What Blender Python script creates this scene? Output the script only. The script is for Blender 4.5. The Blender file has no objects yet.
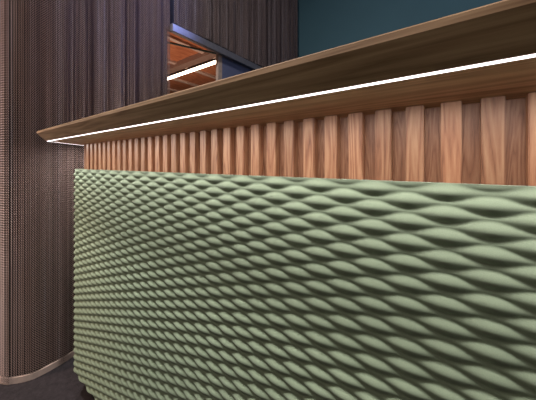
import bpy, math, random
import numpy as np
from mathutils import Vector
random.seed(4); rng = np.random.default_rng(7)
S = bpy.context.scene
COL = S.collection

# ------------------------------------------------------------ camera / world / lights
# world axes: +X runs along the desk front (towards the viewer's right), +Y points into the desk
FPX = 254.0; HOR = 163.0; CX = 268.0; CZ = 1.01
YAW = math.radians(36.44)
F = (-math.sin(YAW), math.cos(YAW)); R = (math.cos(YAW), math.sin(YAW))
def P(xr, yd): return (yd*F[0]+xr*R[0], yd*F[1]+xr*R[1])      # right / depth -> plan
cam = bpy.data.cameras.new('camera'); co = bpy.data.objects.new('camera', cam); COL.objects.link(co)
co.location = (0, 0, CZ); co.rotation_euler = (math.radians(90), 0, YAW)
cam.sensor_width = 36; cam.lens = FPX/536*36; cam.shift_y = -(200-HOR)/536; cam.clip_start = .02
S.camera = co
S.view_settings.view_transform = 'Standard'; S.view_settings.look = 'None'
S.view_settings.exposure = 0.0; S.view_settings.gamma = 1.0; S.view_settings.use_curve_mapping = False
w = bpy.data.worlds.new('world'); S.world = w; w.use_nodes = True
w.node_tree.nodes['Background'].inputs[0].default_value = (.70, .66, .72, 1)
w.node_tree.nodes['Background'].inputs[1].default_value = .045
def area(name, loc, target, size, power, col):
    l = bpy.data.lights.new(name, 'AREA'); l.shape = 'RECTANGLE'; l.size = size[0]; l.size_y = size[1]
    l.energy = power; l.color = col
    o = bpy.data.objects.new(name, l); COL.objects.link(o); o.location = loc
    o.rotation_euler = (Vector(target)-Vector(loc)).to_track_quat('-Z', 'Y').to_euler()
    return o
area('left_fill_light', (-2.9, -1.5, 1.2), (-1.2, .4, 1.1), (.7, .7), 11, (1, .80, .62))  # added warm fill for the counter bevel and curtain, no real fixture
area('desk_downlight', (-1.0, -.32, 3.3), (-.7, .2, .5), (.2, .2), 54, (1, .95, .90))
def spot(name, loc, target, deg, power, col, r=.06):
    l = bpy.data.lights.new(name, 'SPOT'); l.spot_size = math.radians(deg); l.spot_blend = .8; l.energy = power; l.color = col; l.shadow_soft_size = r
    o = bpy.data.objects.new(name, l); COL.objects.link(o); o.location = loc
    o.rotation_euler = (Vector(target)-Vector(loc)).to_track_quat('-Z', 'Y').to_euler()
spot('curtain_fill_light', (-2.1, -.9, 3.2), (-1.85, .32, .9), 40, 150, (1, .66, .50))  # invented spot that warms and brightens the tall curtain
area('ceiling_lamp_light', (-1.6, -1.7, 3.2), (-1.2, .4, .8), (1.2, .5), 12, (1, .86, .74))
spot('counter_fill_light', (-2.6, -1.6, .9), (-1.30, .30, 1.06), 30, 26, (1, .80, .66), .15)  # extra spot added to lift the bevel at the left counter tip
spot('cool_spot_light', (-.3, 2.0, 3.3), (-1.80, .55, 2.2), 44, 230, (.34, .42, 1))
area('cool_ceiling_light', (0.9, 1.6, 3.3), (-1.7, 2.0, 2.2), (.8, .5), 8, (.70, .76, 1))
area('back_room_fill_light', (-3.4, 1.9, 1.2), (-3.6, 2.2, 2.6), (1.0, 1.0), 17, (1, .68, .52))  # unseen warm fill added to brighten the plank ceiling besides the light bar

# ------------------------------------------------------------ helpers
def mesh(name, verts, faces, mat, parent=None, smooth=False, uv=None):
    me = bpy.data.meshes.new(name); 
    me.from_pydata([tuple(v) for v in verts] if not isinstance(verts, list) else verts, [], faces)
    me.materials.append(mat)
    if smooth: me.polygons.foreach_set('use_smooth', [True]*len(me.polygons))
    me.update()
    o = bpy.data.objects.new(name, me); COL.objects.link(o)
    if parent: o.parent = parent
    return o
def grid_mesh(name, V, faces, mat, parent=None, smooth=True, uv=None):
    me = bpy.data.meshes.new(name); n = len(V); m = len(faces)
    me.vertices.add(n); me.vertices.foreach_set('co', V.astype(np.float32).ravel())
    me.loops.add(m*4); me.loops.foreach_set('vertex_index', faces.astype(np.int32).ravel())
    me.polygons.add(m); me.polygons.foreach_set('loop_start', np.arange(0, m*4, 4, dtype=np.int32))
    me.update(calc_edges=True)
    me.polygons.foreach_set('use_smooth', np.full(m, smooth))
    if uv is not None:
        l = me.uv_layers.new(name='UVMap'); l.data.foreach_set('uv', uv[faces.ravel()].astype(np.float32).ravel())
    me.materials.append(mat); me.validate(); me.update()
    o = bpy.data.objects.new(name, me); COL.objects.link(o)
    if parent: o.parent = parent
    return o
def box(name, a, b, mat, parent=None, bev=0):
    (x0, y0, z0), (x1, y1, z1) = a, b
    v = [(x0,y0,z0),(x1,y0,z0),(x1,y1,z0),(x0,y1,z0),(x0,y0,z1),(x1,y0,z1),(x1,y1,z1),(x0,y1,z1)]
    f = [(0,3,2,1),(4,5,6,7),(0,1,5,4),(1,2,6,5),(2,3,7,6),(3,0,4,7)]
    o = mesh(name, v, f, mat, parent)
    if bev:
        m = o.modifiers.new('b', 'BEVEL'); m.width = bev; m.segments = 2
    return o
def empty(name, loc=(0,0,0)):
    o = bpy.data.objects.new(name, None); COL.objects.link(o); o.location = loc; return o
def tag(o, label, cat, group=None):
    o['label'] = label; o['category'] = cat
    if group: o['group'] = group
    return o
def struct(o): o['kind'] = 'structure'; return o

class NT:
    def __init__(s, name):
        s.m = bpy.data.materials.new(name); s.m.use_nodes = True; s.t = s.m.node_tree
        s.b = s.t.nodes['Principled BSDF']
    def n(s, ty, **k):
        x = s.t.nodes.new(ty)
        for a, v in k.items():
            if a.startswith('i_'):
                key = a[2:]; key = int(key) if key.isdigit() else key.replace('_', ' ')
                x.inputs[key].default_value = v
            else: setattr(x, a, v)
        return x
    def l(s, a, b): s.t.links.new(a, b)
    def ramp(s, fac, stops):
        r = s.n('ShaderNodeValToRGB'); s.l(fac, r.inputs[0]); e = r.color_ramp.elements
        while len(e) < len(stops): e.new(.5)
        for q, (p, c) in zip(e, stops): q.position = p; q.color = (*c, 1)
        return r.outputs[0]
    def bump(s, h, st, d=.001):
        b = s.n('ShaderNodeBump'); b.inputs['Strength'].default_value = st; b.inputs['Distance'].default_value = d
        s.l(h, b.inputs['Height']); s.l(b.outputs[0], s.b.inputs['Normal'])
def lin(r, g, b): return tuple(((c/255+.055)/1.055)**2.4 if c > 10 else c/255/12.92 for c in (r, g, b))

def plain(name, col, rough=.6, metal=0, nscale=30, var=.12):
    k = NT(name); tc = k.n('ShaderNodeTexCoord'); no = k.n('ShaderNodeTexNoise', i_Scale=nscale, i_Detail=4)
    k.l(tc.outputs['Object'], no.inputs['Vector'])
    a = tuple(c*(1-var) for c in col); b = tuple(min(1, c*(1+var)) for c in col)
    k.l(k.ramp(no.outputs[0], [(.3, a), (.7, b)]), k.b.inputs['Base Color'])
    k.b.inputs['Roughness'].default_value = rough; k.b.inputs['Metallic'].default_value = metal
    return k.m
def wood(name, stops, stretch, ring=1.0, rough=.45, rand=False, bump=.3, pore=420):
    """ash / walnut grain: distorted bands + pores, running along the axis with the small stretch value"""
    k = NT(name); tc = k.n('ShaderNodeTexCoord'); mp = k.n('ShaderNodeMapping')
    mp.inputs['Scale'].default_value = stretch
    if rand:
        oi = k.n('ShaderNodeObjectInfo'); cm = k.n('ShaderNodeCombineXYZ')
        m1 = k.n('ShaderNodeMath', operation='MULTIPLY', i_1=37.0); k.l(oi.outputs['Random'], m1.inputs[0])
        m2 = k.n('ShaderNodeMath', operation='MULTIPLY', i_1=11.0); k.l(oi.outputs['Random'], m2.inputs[0])
        k.l(m1.outputs[0], cm.inputs[0]); k.l(m2.outputs[0], cm.inputs[1]); k.l(m1.outputs[0], cm.inputs[2])
        ad = k.n('ShaderNodeVectorMath', operation='ADD'); k.l(tc.outputs['Object'], ad.inputs[0]); k.l(cm.outputs[0], ad.inputs[1])
        k.l(ad.outputs[0], mp.inputs['Vector'])
    else: k.l(tc.outputs['Object'], mp.inputs['Vector'])
    n1 = k.n('ShaderNodeTexNoise', i_Scale=ring, i_Detail=2, i_Distortion=.3); k.l(mp.outputs[0], n1.inputs['Vector'])
    mm = k.n('ShaderNodeMath', operation='MULTIPLY', i_1=13.0); k.l(n1.outputs[0], mm.inputs[0])
    fr = k.n('ShaderNodeMath', operation='PINGPONG', i_1=.5); k.l(mm.outputs[0], fr.inputs[0])
    n2 = k.n('ShaderNodeTexNoise', i_Scale=ring*9, i_Detail=5, i_Roughness=.65); k.l(mp.outputs[0], n2.inputs['Vector'])
    mx = k.n('ShaderNodeMath', operation='MULTIPLY_ADD', i_1=.7); k.l(fr.outputs[0], mx.inputs[0])
    m3 = k.n('ShaderNodeMath', operation='MULTIPLY', i_1=.75); k.l(n2.outputs[0], m3.inputs[0]); k.l(m3.outputs[0], mx.inputs[2])
    c = k.ramp(mx.outputs[0], stops)
    if rand:
        hs = k.n('ShaderNodeHueSaturation'); mr = k.n('ShaderNodeMapRange'); mr.inputs['To Min'].default_value = .80; mr.inputs['To Max'].default_value = 1.12
        k.l(oi.outputs['Random'], mr.inputs[0]); k.l(mr.outputs[0], hs.inputs['Value']); k.l(c, hs.inputs['Color']); c = hs.outputs[0]
    k.l(c, k.b.inputs['Base Color']); k.b.inputs['Roughness'].default_value = rough
    k.bump(mx.outputs[0], bump, .0006)
    return k.m
def emis(name, col, st):
    k = NT(name); k.b.inputs['Base Color'].default_value = (.8,.8,.8,1)
    k.b.inputs['Emission Color'].default_value = (*col, 1); k.b.inputs['Emission Strength'].default_value = st
    return k.m

def felt_mat():
    k = NT('green_felt'); tc = k.n('ShaderNodeTexCoord')
    n = k.n('ShaderNodeTexNoise', i_Scale=900, i_Detail=3); k.l(tc.outputs['Object'], n.inputs['Vector'])
    n2 = k.n('ShaderNodeTexNoise', i_Scale=5, i_Detail=3); k.l(tc.outputs['Object'], n2.inputs['Vector'])
    ad = k.n('ShaderNodeMath', operation='MULTIPLY_ADD', i_1=.35); k.l(n2.outputs[0], ad.inputs[0]); 
    m = k.n('ShaderNodeMath', operation='MULTIPLY', i_1=.65); k.l(n.outputs[0], m.inputs[0]); k.l(m.outputs[0], ad.inputs[2])
    k.l(k.ramp(ad.outputs[0], [(.25, (.225, .285, .195)), (.75, (.29, .36, .25))]), k.b.inputs['Base Color'])
    k.b.inputs['Roughness'].default_value = .95; k.b.inputs['Specular IOR Level'].default_value = .15
    k.b.inputs['Sheen Weight'].default_value = .08; k.b.inputs['Sheen Roughness'].default_value = .6
    k.bump(n.outputs[0], .2, .0002); return k.m
def chain_mat(name, stops):
    k = NT(name); uv = k.n('ShaderNodeUVMap'); mp = k.n('ShaderNodeMapping'); mp.inputs['Scale'].default_value = (42, .25, 1); mp.inputs['Location'].default_value = (3.7, 0, 0)
    k.l(uv.outputs[0], mp.inputs[0]); n = k.n('ShaderNodeTexNoise', i_Scale=1, i_Detail=5, i_Roughness=.7); k.l(mp.outputs[0], n.inputs['Vector'])
    k.l(k.ramp(n.outputs[0], stops), k.b.inputs['Base Color'])
    k.b.inputs['Metallic'].default_value = .35; k.b.inputs['Roughness'].default_value = .5
    return k.m
def carpet_mat():
    k = NT('charcoal_carpet'); tc = k.n('ShaderNodeTexCoord')
    n = k.n('ShaderNodeTexNoise', i_Scale=160, i_Detail=6, i_Roughness=.8); k.l(tc.outputs['Object'], n.inputs['Vector'])
    n2 = k.n('ShaderNodeTexNoise', i_Scale=38, i_Detail=5, i_Roughness=.7); k.l(tc.outputs['Object'], n2.inputs['Vector'])
    ad = k.n('ShaderNodeMath', operation='MULTIPLY_ADD', i_1=.6); k.l(n2.outputs[0], ad.inputs[0])
    m = k.n('ShaderNodeMath', operation='MULTIPLY', i_1=.4); k.l(n.outputs[0], m.inputs[0]); k.l(m.outputs[0], ad.inputs[2])
    k.l(k.ramp(ad.outputs[0], [(.35, (.012, .010, .012)), (.65, (.045, .037, .044))]), k.b.inputs['Base Color'])
    k.b.inputs['Roughness'].default_value = .97; k.bump(ad.outputs[0], .9, .004); return k.m

M_felt = felt_mat()
M_carpet = carpet_mat()
M_top = wood('counter_oak', [(.2, (.20, .105, .052)), (.45, (.40, .24, .135)), (.8, (.62, .40, .24))], (.7, 15, 20), ring=1.3, bump=.25)
M_bat = wood('batten_walnut', [(.2, (.13, .050, .027)), (.45, (.335, .152, .080)), (.8, (.49, .275, .155))], (24, 24, 1.7), ring=1.2, rand=True, bump=.3)
M_back = wood('batten_backing', [(.2, (.16, .066, .034)), (.45, (.31, .145, .080)), (.8, (.44, .235, .135))], (30, 16, 2.6), ring=1.5, bump=.2)
M_led = emis('led_white', (1, .93, .95), 3)
M_black = plain('black_plinth', (.012, .011, .013), .5)
M_chainA = chain_mat('bronze_chain', [(.30, (.19, .125, .110)), (.48, (.35, .245, .215)), (.60, (.44, .34, .32)), (.74, (.56, .52, .62))])
M_chainB = chain_mat('dark_bronze_chain', [(.3, (.17, .12, .12)), (.5, (.32, .25, .25)), (.72, (.50, .45, .50))])
M_hem = plain('pale_hem', (.70, .54, .47), .6, .0)
M_rail = plain('brushed_rail', (.24, .23, .27), .4, .2)
M_railb = plain('bright_rail_edge', (.62, .58, .62), .3, .7)
M_blue = plain('teal_blue_paint', lin(78, 118, 132), .75, var=.03, nscale=3)
M_slate = plain('slate_blue_panel', (.16, .18, .32), .6, var=.05)
M_dwall = plain('dark_wall_paint', (.03, .025, .028), .85)
M_post = plain('pale_post', (.55, .42, .36), .5)
M_orange = wood('orange_plank_ceiling', [(.2, (.30, .10, .045)), (.5, (.48, .17, .08)), (.8, (.62, .26, .13))], (6, 1.0, 6), ring=1.0)
M_batpale = plain('pale_ceiling_batten', (.62, .48, .40), .5)
M_warm = emis('warm_tube', (1, .80, .62), 9)
M_teal = plain('dark_teal_pipe', (.02, .06, .06), .4)
M_grey = plain('grey_ceiling', (.10, .09, .09), .8)

# ------------------------------------------------------------ setting
CH = 3.4
struct(box('floor', (-7, -3.5, -.05), (4, 5, 0), M_carpet))
struct(box('ceiling', (-1.9, -.3, CH), (3.2, 3.2, CH+.1), M_grey))
struct(box('wall_back', (-1.80, 3.10, 0), (3.2, 3.22, CH), M_blue))
XB = -1.772
struct(box('wall_partition', (XB-.03, 1.672, 0), (XB-.001, 3.10, 2.035), M_slate))
struct(box('trim_1', (XB-.035, 1.625, 0), (XB-.001, 1.672, 2.035), M_post))
# adjoining room
ZC = CZ+1.66
struct(box('ceiling_adjoining', (-7, -.2, ZC+.03), (XB-.12, 3.75, ZC+.10), M_orange))
struct(box('wall_far', (-7, 3.60, 0), (XB-.12, 3.72, ZC+.03), M_dwall))
struct(box('wall_left', (-6.9, -.2, 0), (-6.8, 3.6, ZC), M_dwall))
for i, x in enumerate((-2.35, -3.06, -3.78, -4.50, -5.22)):
    struct(box('trim_%d' % (i+2), (x-.035, -.1, ZC-.005), (x+.035, 3.60, ZC+.03), M_batpale))
YL = 2.77
struct(box('trim_7', (-6.7, YL-.27, ZC-.05), (XB-.2, YL-.13, ZC+.03), plain('taupe_beam', (.30, .20, .16), .6)))
t = tag(empty('linear_ceiling_light', (-4.0, YL, 2.60)), 'glowing warm white light bar on the orange planked ceiling beyond the counter', 'light')

def rel(o, r): o.parent = r; o.matrix_parent_inverse = r.matrix_world.inverted(); return o
def relbox(name, a, b, mat, root, bev=0):
    l = root.location
    return box(name, tuple(a[i]-l[i] for i in range(3)), tuple(b[i]-l[i] for i in range(3)), mat, root, bev)
relbox('housing', (-6.3, YL-.035, CZ+1.625), (-2.2, YL+.035, CZ+1.665), M_black, t)
relbox('diffuser', (-6.29, YL-.028, CZ+1.602), (-2.21, YL+.028, CZ+1.626), M_warm, t)

def tube(name, a, b, r, mat, parent=None, seg=10):
    a = Vector(a); b = Vector(b); d = (b-a).normalized(); q = d.to_track_quat('Z', 'Y')
    vs = []; fs = []
    for p in (a, b):
        for i in range(seg):
            an = 2*math.pi*i/seg; vs.append(tuple(p+q@Vector((r*math.cos(an), r*math.sin(an), 0))))
    for i in range(seg): j = (i+1) % seg; fs.append((i, j, seg+j, seg+i))
    fs.append(tuple(range(seg))[::-1]); fs.append(tuple(range(seg, 2*seg)))
    return mesh(name, vs, fs, mat, parent)

# ------------------------------------------------------------ reception desk
DX, DY = -1.3116, .3772            # front corner of the felt face, in plan
ZB = .13                            # underside of the felt face
desk = tag(empty('reception_desk', (DX, DY, 0)),
           'reception desk with rounded corner, sage green wavy felt front, walnut battens and lit oak counter', 'reception desk')
T8 = math.tan(math.radians(22.5))
LEN = 3.2; CL = .22; DEP = .60
# local frame: x along the front, y into the desk; outline offset outwards by e: front edge, 45 degree end, straight end, back
def outline(e, back=None, rad=0, seg=10):
    """closed plan polygon, counter clockwise seen from above, starting at the right front"""
    by = DEP+e if back is None else back
    s = math.sqrt(.5)
    A = (LEN+e, -e); B = (-e*T8, -e); C = (-CL*s-e, CL*s-e*T8); D_ = (-CL*s-e, by); E = (LEN+e, by)
    pts = [A]
    def fillet(p, a, b, r):
        p, a, b = map(Vector, (p, a, b)); d1 = (a-p).normalized(); d2 = (b-p).normalized()
        ang = d1.angle(d2); tl = r/math.tan(ang/2); c = p+(d1+d2).normalized()*(r/math.sin(ang/2))
        s0 = p+d1*tl-c; s1 = p+d2*tl-c; a0 = math.atan2(s0.y, s0.x); a1 = math.atan2(s1.y, s1.x)
        while a1-a0 > math.pi: a1 -= 2*math.pi
        while a1-a0 < -math.pi: a1 += 2*math.pi
        return [tuple(c+Vector((math.cos(a0+(a1-a0)*i/seg), math.sin(a0+(a1-a0)*i/seg)))*r) for i in range(seg+1)]
    if rad > 0: pts += fillet(B, A, C, rad) + fillet(C, B, D_, rad)
    else: pts += [B, C]
    return pts+[D_, E]
def loft(name, rings, mat, capb=True, capt=True, parent=desk, smooth=False):
    vs = []; fs = []; n = len(rings[0][0])
    for pts, z in rings:
        for j, p in enumerate(pts): vs.append((p[0], p[1], z[j] if isinstance(z, (list, tuple)) else z))
    for k in range(len(rings)-1):
        for i in range(n): j = (i+1) % n; fs.append((k*n+i, k*n+n+i, k*n+n+j, k*n+j))
    if capb: fs.append(tuple(range(n)))
    if capt: fs.append(tuple(range((len(rings)-1)*n, len(rings)*n))[::-1])
    return mesh(name, vs, fs, mat, parent)
OB = -.0352                         # batten faces sit behind the felt face
ZT = CZ+.080                        # top of battens
loft('plinth', [(outline(-.16), 0.0), (outline(-.16), ZB)], M_black)
loft('carcass', [(outline(-.018, DEP-.02), ZB+.001), (outline(-.018, DEP-.02), .93), (outline(OB-.016, DEP-.02), .9301), (outline(OB-.016, DEP-.02), ZT+.004)], M_back)

# counter: thin fascia, 45 degree under-bevel, near flat soffit
def ring(e, r): return outline(e, DEP+.02, r, 8)
eF, eL = .1097, .0813
ct = loft('countertop', [(ring(-.05, .02), CZ+.078), (ring(OB-.01, .02), CZ+.0795), (ring(eL, .012), CZ+.0896),
                    (ring(eF-.002, .028), CZ+.1165), (ring(eF, .030), CZ+.1185), (ring(eF, .030), CZ+.1255),
                    (ring(eF-.002, .028), CZ+.1275)], M_top)
# LED strip following the soffit edge
def strip(e0, e1, z0, z1, h):
    a = [p for p in outline(e0, DEP, .012, 8)][:-3+1]; b = [p for p in outline(e1, DEP, .012, 8)][:-3+1]
    n = len(a)-0; vs = []; fs = []
    for i in range(n):
        vs += [(*a[i], z0), (*b[i], z1), (*b[i], z1+h), (*a[i], z0+h)]
    for i in range(n-1):
        for k in range(4): fs.append((4*i+k, 4*i+4+k, 4*i+4+(k+1) % 4, 4*i+(k+1) % 4))
    fs += [(0, 1, 2, 3), tuple(range(4*n-1, 4*n-5, -1))]
    return vs, fs
def cut(e): return outline(e, DEP+.02, .012, 8)
vs, fs = strip(eL-.0015, eL-.0070, CZ+.0888, CZ+.0884, .0025)
led = mesh('led_strip', vs, fs, M_led, desk)
def led_area(name, a, b, en):
    l = bpy.data.lights.new(name, 'AREA'); l.shape = 'RECTANGLE'; a = Vector(a); b = Vector(b)
    l.size = (b-a).length; l.size_y = .005; l.energy = en; l.color = (1, .93, .90)
    o = bpy.data.objects.new(name, l); COL.objects.link(o); o.parent = desk; o.location = (a+b)/2
    o.rotation_euler = (0, 0, math.atan2(b.y-a.y, b.x-a.x))
ez = eL-.0043
led_area('led_strip_light', (-ez*T8+.003, -ez, CZ+.0877), (LEN, -ez, CZ+.0877), 7.0)
led_area('led_strip_light', (-ez*T8-.002, -ez+.002, CZ+.0877), (-CL*.7071-ez, CL*.7071-ez*T8, CZ+.0877), 1.1)
led['label'] = 'glowing white light strip under the counter edge'

# wavy felt face
PA, PB, AMP, PH, ZOFF = .0838, .0277, .0070, .0030, .0235
def felt():
    rad = .075; s = math.sqrt(.5); y0 = .0
    # path of the mean face: from the right end to the corner and round to the end
    tl = rad*T8; segs = []
    L1 = LEN-tl; La = rad*math.radians(45); L2 = CL-tl
    tot = L1+La+L2+.0
    nearL = np.arange(0, L1-1.75, .012); arr = np.concatenate([nearL, np.arange(L1-1.75, tot, .0036), [tot]])
    px = []; 
    for q in arr:
        if q < L1: px.append((LEN-q, 0, 0, -1))
        elif q < L1+La:
            a = (q-L1)/rad; cx, cy = tl, rad
            nx, ny = -math.sin(a), -math.cos(a); px.append((cx+nx*rad, cy+ny*rad, nx, ny))
        else:
            d = q-L1-La+tl; px.append((-s*d, s*d, -s, -s))
    px = np.array(px); sx = L1+tl-arr       # signed distance from the corner, 0 at the corner
    z0, z1 = ZB, CZ-.0249
    zz = np.concatenate([np.arange(z0, z1-.0003, .0018), [z1]])
    SX, ZZ = np.meshgrid(sx, zz)
    zt = z1-ZZ
    b2 = PB/2; A = b2*.5*.56; cu = np.cos(2*np.pi*(SX-PH)/PA)
    zq = zt+ZOFF; h = np.zeros_like(zq); k0 = np.floor(zq/b2)
    for dk in (-1, 0, 1):
        k = k0+dk; sg = np.where(k % 2 == 0, 1., -1.)
        lo = k*b2+sg*A*cu; hi = (k+1)*b2-sg*A*cu; wd = np.maximum(hi-lo, 1e-5)
        p = (zq-lo)/wd; ok = (p >= 0) & (p < 1)
        h = np.where(ok, AMP*(wd/(b2+2*A))**1.6*np.sin(np.pi*np.clip(p, 0, 1)**.9)**1.1-AMP*.45, h)
    rs = np.clip(zt/.012, 0, 1); h = h*(.25+.75*rs*rs*(3-2*rs))
    h += .0006*np.cos(2*np.pi*SX/.55)
    n, m = ZZ.shape
    X = px[None, :, 0]+px[None, :, 2]*h; Y = px[None, :, 1]+px[None, :, 3]*h
    front = np.stack([X, Y, ZZ], -1).reshape(-1, 3)
    back = np.stack([np.broadcast_to(px[:, 0]-px[:, 2]*.014, (1, m)), np.broadcast_to(px[:, 1]-px[:, 3]*.014, (1, m)), np.full((1, m), z1)], -1).reshape(-1, 3)
    backb = back.copy(); backb[:, 2] = z0
    V = np.concatenate([front, back, backb])
    idx = np.arange(n*m).reshape(n, m)
    f = np.stack([idx[:-1, :-1], idx[1:, :-1], idx[1:, 1:], idx[:-1, 1:]], -1).reshape(-1, 4)
    top = idx[-1]; bk = n*m+np.arange(m); bb = bk+m; bot = idx[0]
    V = np.concatenate([V, front.reshape(n, m, 3)[-1], front.reshape(n, m, 3)[0]])   # separate rim so it stays crisp
    rt = n*m+2*m+np.arange(m); rb = rt+m
    f2 = np.stack([rt[:-1], bk[:-1], bk[1:], rt[1:]], -1); f3 = np.stack([bk[:-1], bb[:-1], bb[1:], bk[1:]], -1)
    f4 = np.stack([bb[:-1], rb[:-1], rb[1:], bb[1:]], -1)
    return grid_mesh('felt_panel', V, np.concatenate([f, f2, f3, f4]), M_felt, desk)
fp = felt(); fp['label'] = 'sage green felt face moulded in staggered lens waves'

# battens
BW, BP, BD = .0225, .0418, .015
bm_v = box('batten', (-BW/2, 0, 0), (BW/2, BD, ZT-.90+.002), M_bat, desk, 0)
bmesh_data = bm_v.data
import bmesh as _b
b = _b.new(); b.from_mesh(bmesh_data)
ed = [e for e in b.edges if abs(e.verts[0].co.z-e.verts[1].co.z) > .1 and e.verts[0].co.y < .001]
_b.ops.bevel(b, geom=ed, offset=.0012, segments=2, affect='EDGES'); b.to_mesh(bmesh_data); b.free()
yb = -OB
xc = yb*T8                           # batten face corner
spots = []
x = 1.2344-28*.0418-BW/2
spots.append((xc-.001, yb+.0015, math.radians(-22.5)))
while x < 2.45: spots.append((x, yb, 0)); x += BP
d = .045
s = math.sqrt(.5)
while d < CL-.03: spots.append((xc-s*d, yb+s*d, math.radians(-45))); d += BP
for i, (x, y, a) in enumerate(spots):
    o = bm_v if i == 0 else bm_v.copy()
    if i: COL.objects.link(o); o.parent = desk
    o.location = (x, y, .90); o.rotation_euler = (0, 0, a)

# ------------------------------------------------------------ chain curtains
def catmull(pts, n=40):
    p = [np.array(q, float) for q in pts]; p = [2*p[0]-p[1]]+p+[2*p[-1]-p[-2]]; out = []
    for i in range(1, len(p)-2):
        for k in range(n):
            t = k/n; out.append(.5*((2*p[i])+(-p[i-1]+p[i+1])*t+(2*p[i-1]-5*p[i]+4*p[i+1]-p[i+2])*t*t+(-p[i-1]+3*p[i]-3*p[i+1]+p[i+2])*t**3))
    out.append(p[-2]); return np.array(out)
def resample(path):
    d = np.r_[0, np.cumsum(np.linalg.norm(np.diff(path, axis=0), axis=1))]; return d
def chain(name, path, z0, z1, pitch, step, wr, mat, parent, origin):
    d = resample(path); L = d[-1]; ns = int(L/pitch)
    nz = int((z1-z0)/step); zz = z0+np.arange(nz+1)*step
    def at(s): return np.stack([np.interp(s, d, path[:, 0]), np.interp(s, d, path[:, 1])], -1)
    Vs = []; UV = []; Fs = []; base = 0
    sgn = np.where(np.arange(nz+1) % 2 == 0, 1, -1)
    jj = np.arange(nz)
    for i in range(ns):
        s = (i+.5)*pitch; c = at(s); tt = at(s+.01)-at(s-.01); tt /= np.linalg.norm(tt); nn = np.array([tt[1], -tt[0]])
        off = .004*math.sin(s*61)+.003*math.sin(s*23+1)+rng.normal(0, .0012)
        sg = sgn
        cx = c[0]+tt[0]*sg*pitch*.36+nn[0]*(off+sg*.0012); cy = c[1]+tt[1]*sg*pitch*.36+nn[1]*(off+sg*.0012)
        for k, (a, bb_) in enumerate(((-wr, -wr*.5), (wr, -wr*.5), (0, wr))):
            V = np.stack([cx+tt[0]*a+nn[0]*bb_, cy+tt[1]*a+nn[1]*bb_, zz], -1); Vs.append(V-np.array(origin))
            UV.append(np.stack([np.full(nz+1, s), zz], -1))
        for k in range(3):
            k2 = (k+1) % 3
            a = base+k*(nz+1)+jj; b2 = base+k2*(nz+1)+jj
            Fs.append(np.stack([a, b2, b2+1, a+1], -1))
        base += 3*(nz+1)
    o = grid_mesh(name, np.concatenate(Vs), np.concatenate(Fs), mat, parent, False, np.concatenate(UV))
    return o
def band(name, path, off, th, z0, z1, mat, parent, origin):
    n = len(path); t = np.gradient(path, axis=0); t /= np.linalg.norm(t, axis=1)[:, None]; nn = np.stack([t[:, 1], -t[:, 0]], -1)
    a = path+nn*off; b2 = path+nn*(off+th); vs = []; fs = []; o = origin
    for i in range(n): vs += [(a[i][0]-o[0], a[i][1]-o[1], z0-o[2]), (b2[i][0]-o[0], b2[i][1]-o[1], z0-o[2]), (b2[i][0]-o[0], b2[i][1]-o[1], z1-o[2]), (a[i][0]-o[0], a[i][1]-o[1], z1-o[2])]
    for i in range(n-1):
        for k in range(4): fs.append((4*i+k, 4*i+(k+1) % 4, 4*i+4+(k+1) % 4, 4*i+4+k))
    fs += [(3, 2, 1, 0), tuple(range(4*n-4, 4*n))]
    return mesh(name, vs, fs, mat, parent)

hem = [(0, 383.2), (13, 383.8), (30, 380.3), (42, 375), (54, 368.5), (66, 361.3), (75, 355.3)]
ptsA = [(-2.0, 1.40), (-1.55, 1.235)]
for px, py in hem:
    yd = FPX*CZ/(py-HOR); ptsA.append(((px-CX)/FPX*yd, yd))
ptsA += [(-.93, 1.52), (-.85, 1.74), (-.752, 1.955)]
pathA = catmull([P(*q) for q in ptsA], 24)
orgA = (pathA[60][0], pathA[60][1], 0)
cA = tag(empty('chain_curtain', orgA), 'full height bronze metal chain curtain curving down to the carpet left of the green desk', 'curtain', None)
chain('mesh_strands', pathA, .012, CH-.02, .0088, .0056, .0019, M_chainA, cA, orgA)['kind'] = 'stuff'
band('hem', pathA[:], -.0045, .009, .002, .030, M_hem, cA, orgA)['label'] = 'pale hem at the foot of the curtain'
band('curtain_track', pathA[::6], -.012, .024, CH-.03, CH-.001, M_black, cA, orgA)
pathB = np.array([(XB+.02+.006*math.sin(y*9), y) for y in np.linspace(1.15, 3.04, 160)])
orgB = (XB+.02, 2.1, 2.09)
cB = tag(empty('chain_curtain', orgB), 'dark bronze chain curtain hanging high behind the counter down to a metal rail', 'curtain')
chain('mesh_strands', pathB, 2.095, CH-.02, .0105, .0075, .0026, M_chainB, cB, orgB)['kind'] = 'stuff'
band('curtain_track', pathB[::8], -.012, .024, CH-.03, CH-.001, M_black, cB, orgB)
l = cB
rl = relbox('rail', (XB+.000, 1.125, 2.018), (XB+.038, 3.09, 2.078), M_rail, cB, .004)
relbox('rail_lip', (XB-.00, 1.125, 2.078), (XB+.045, 3.09, 2.090), M_railb, rl, .003).location = (0, 0, 0)
# solid bulkhead behind the high curtain, dark wall behind the tall one
struct(box('wall_bulkhead', (XB-.035, 1.08, 2.04), (XB-.010, 3.10, CH), M_dwall))
bk = band('wall_side', pathA[::4], -.05, .02, 0, CH, M_dwall, None, (0, 0, 0)); struct(bk)
pp = tag(tube('ceiling_pipe', (-3.3, .9, ZC-.14), (-2.2, 3.55, ZC-.14), .012, M_teal), 'thin dark teal pipe crossing under the orange planked ceiling', 'pipe')
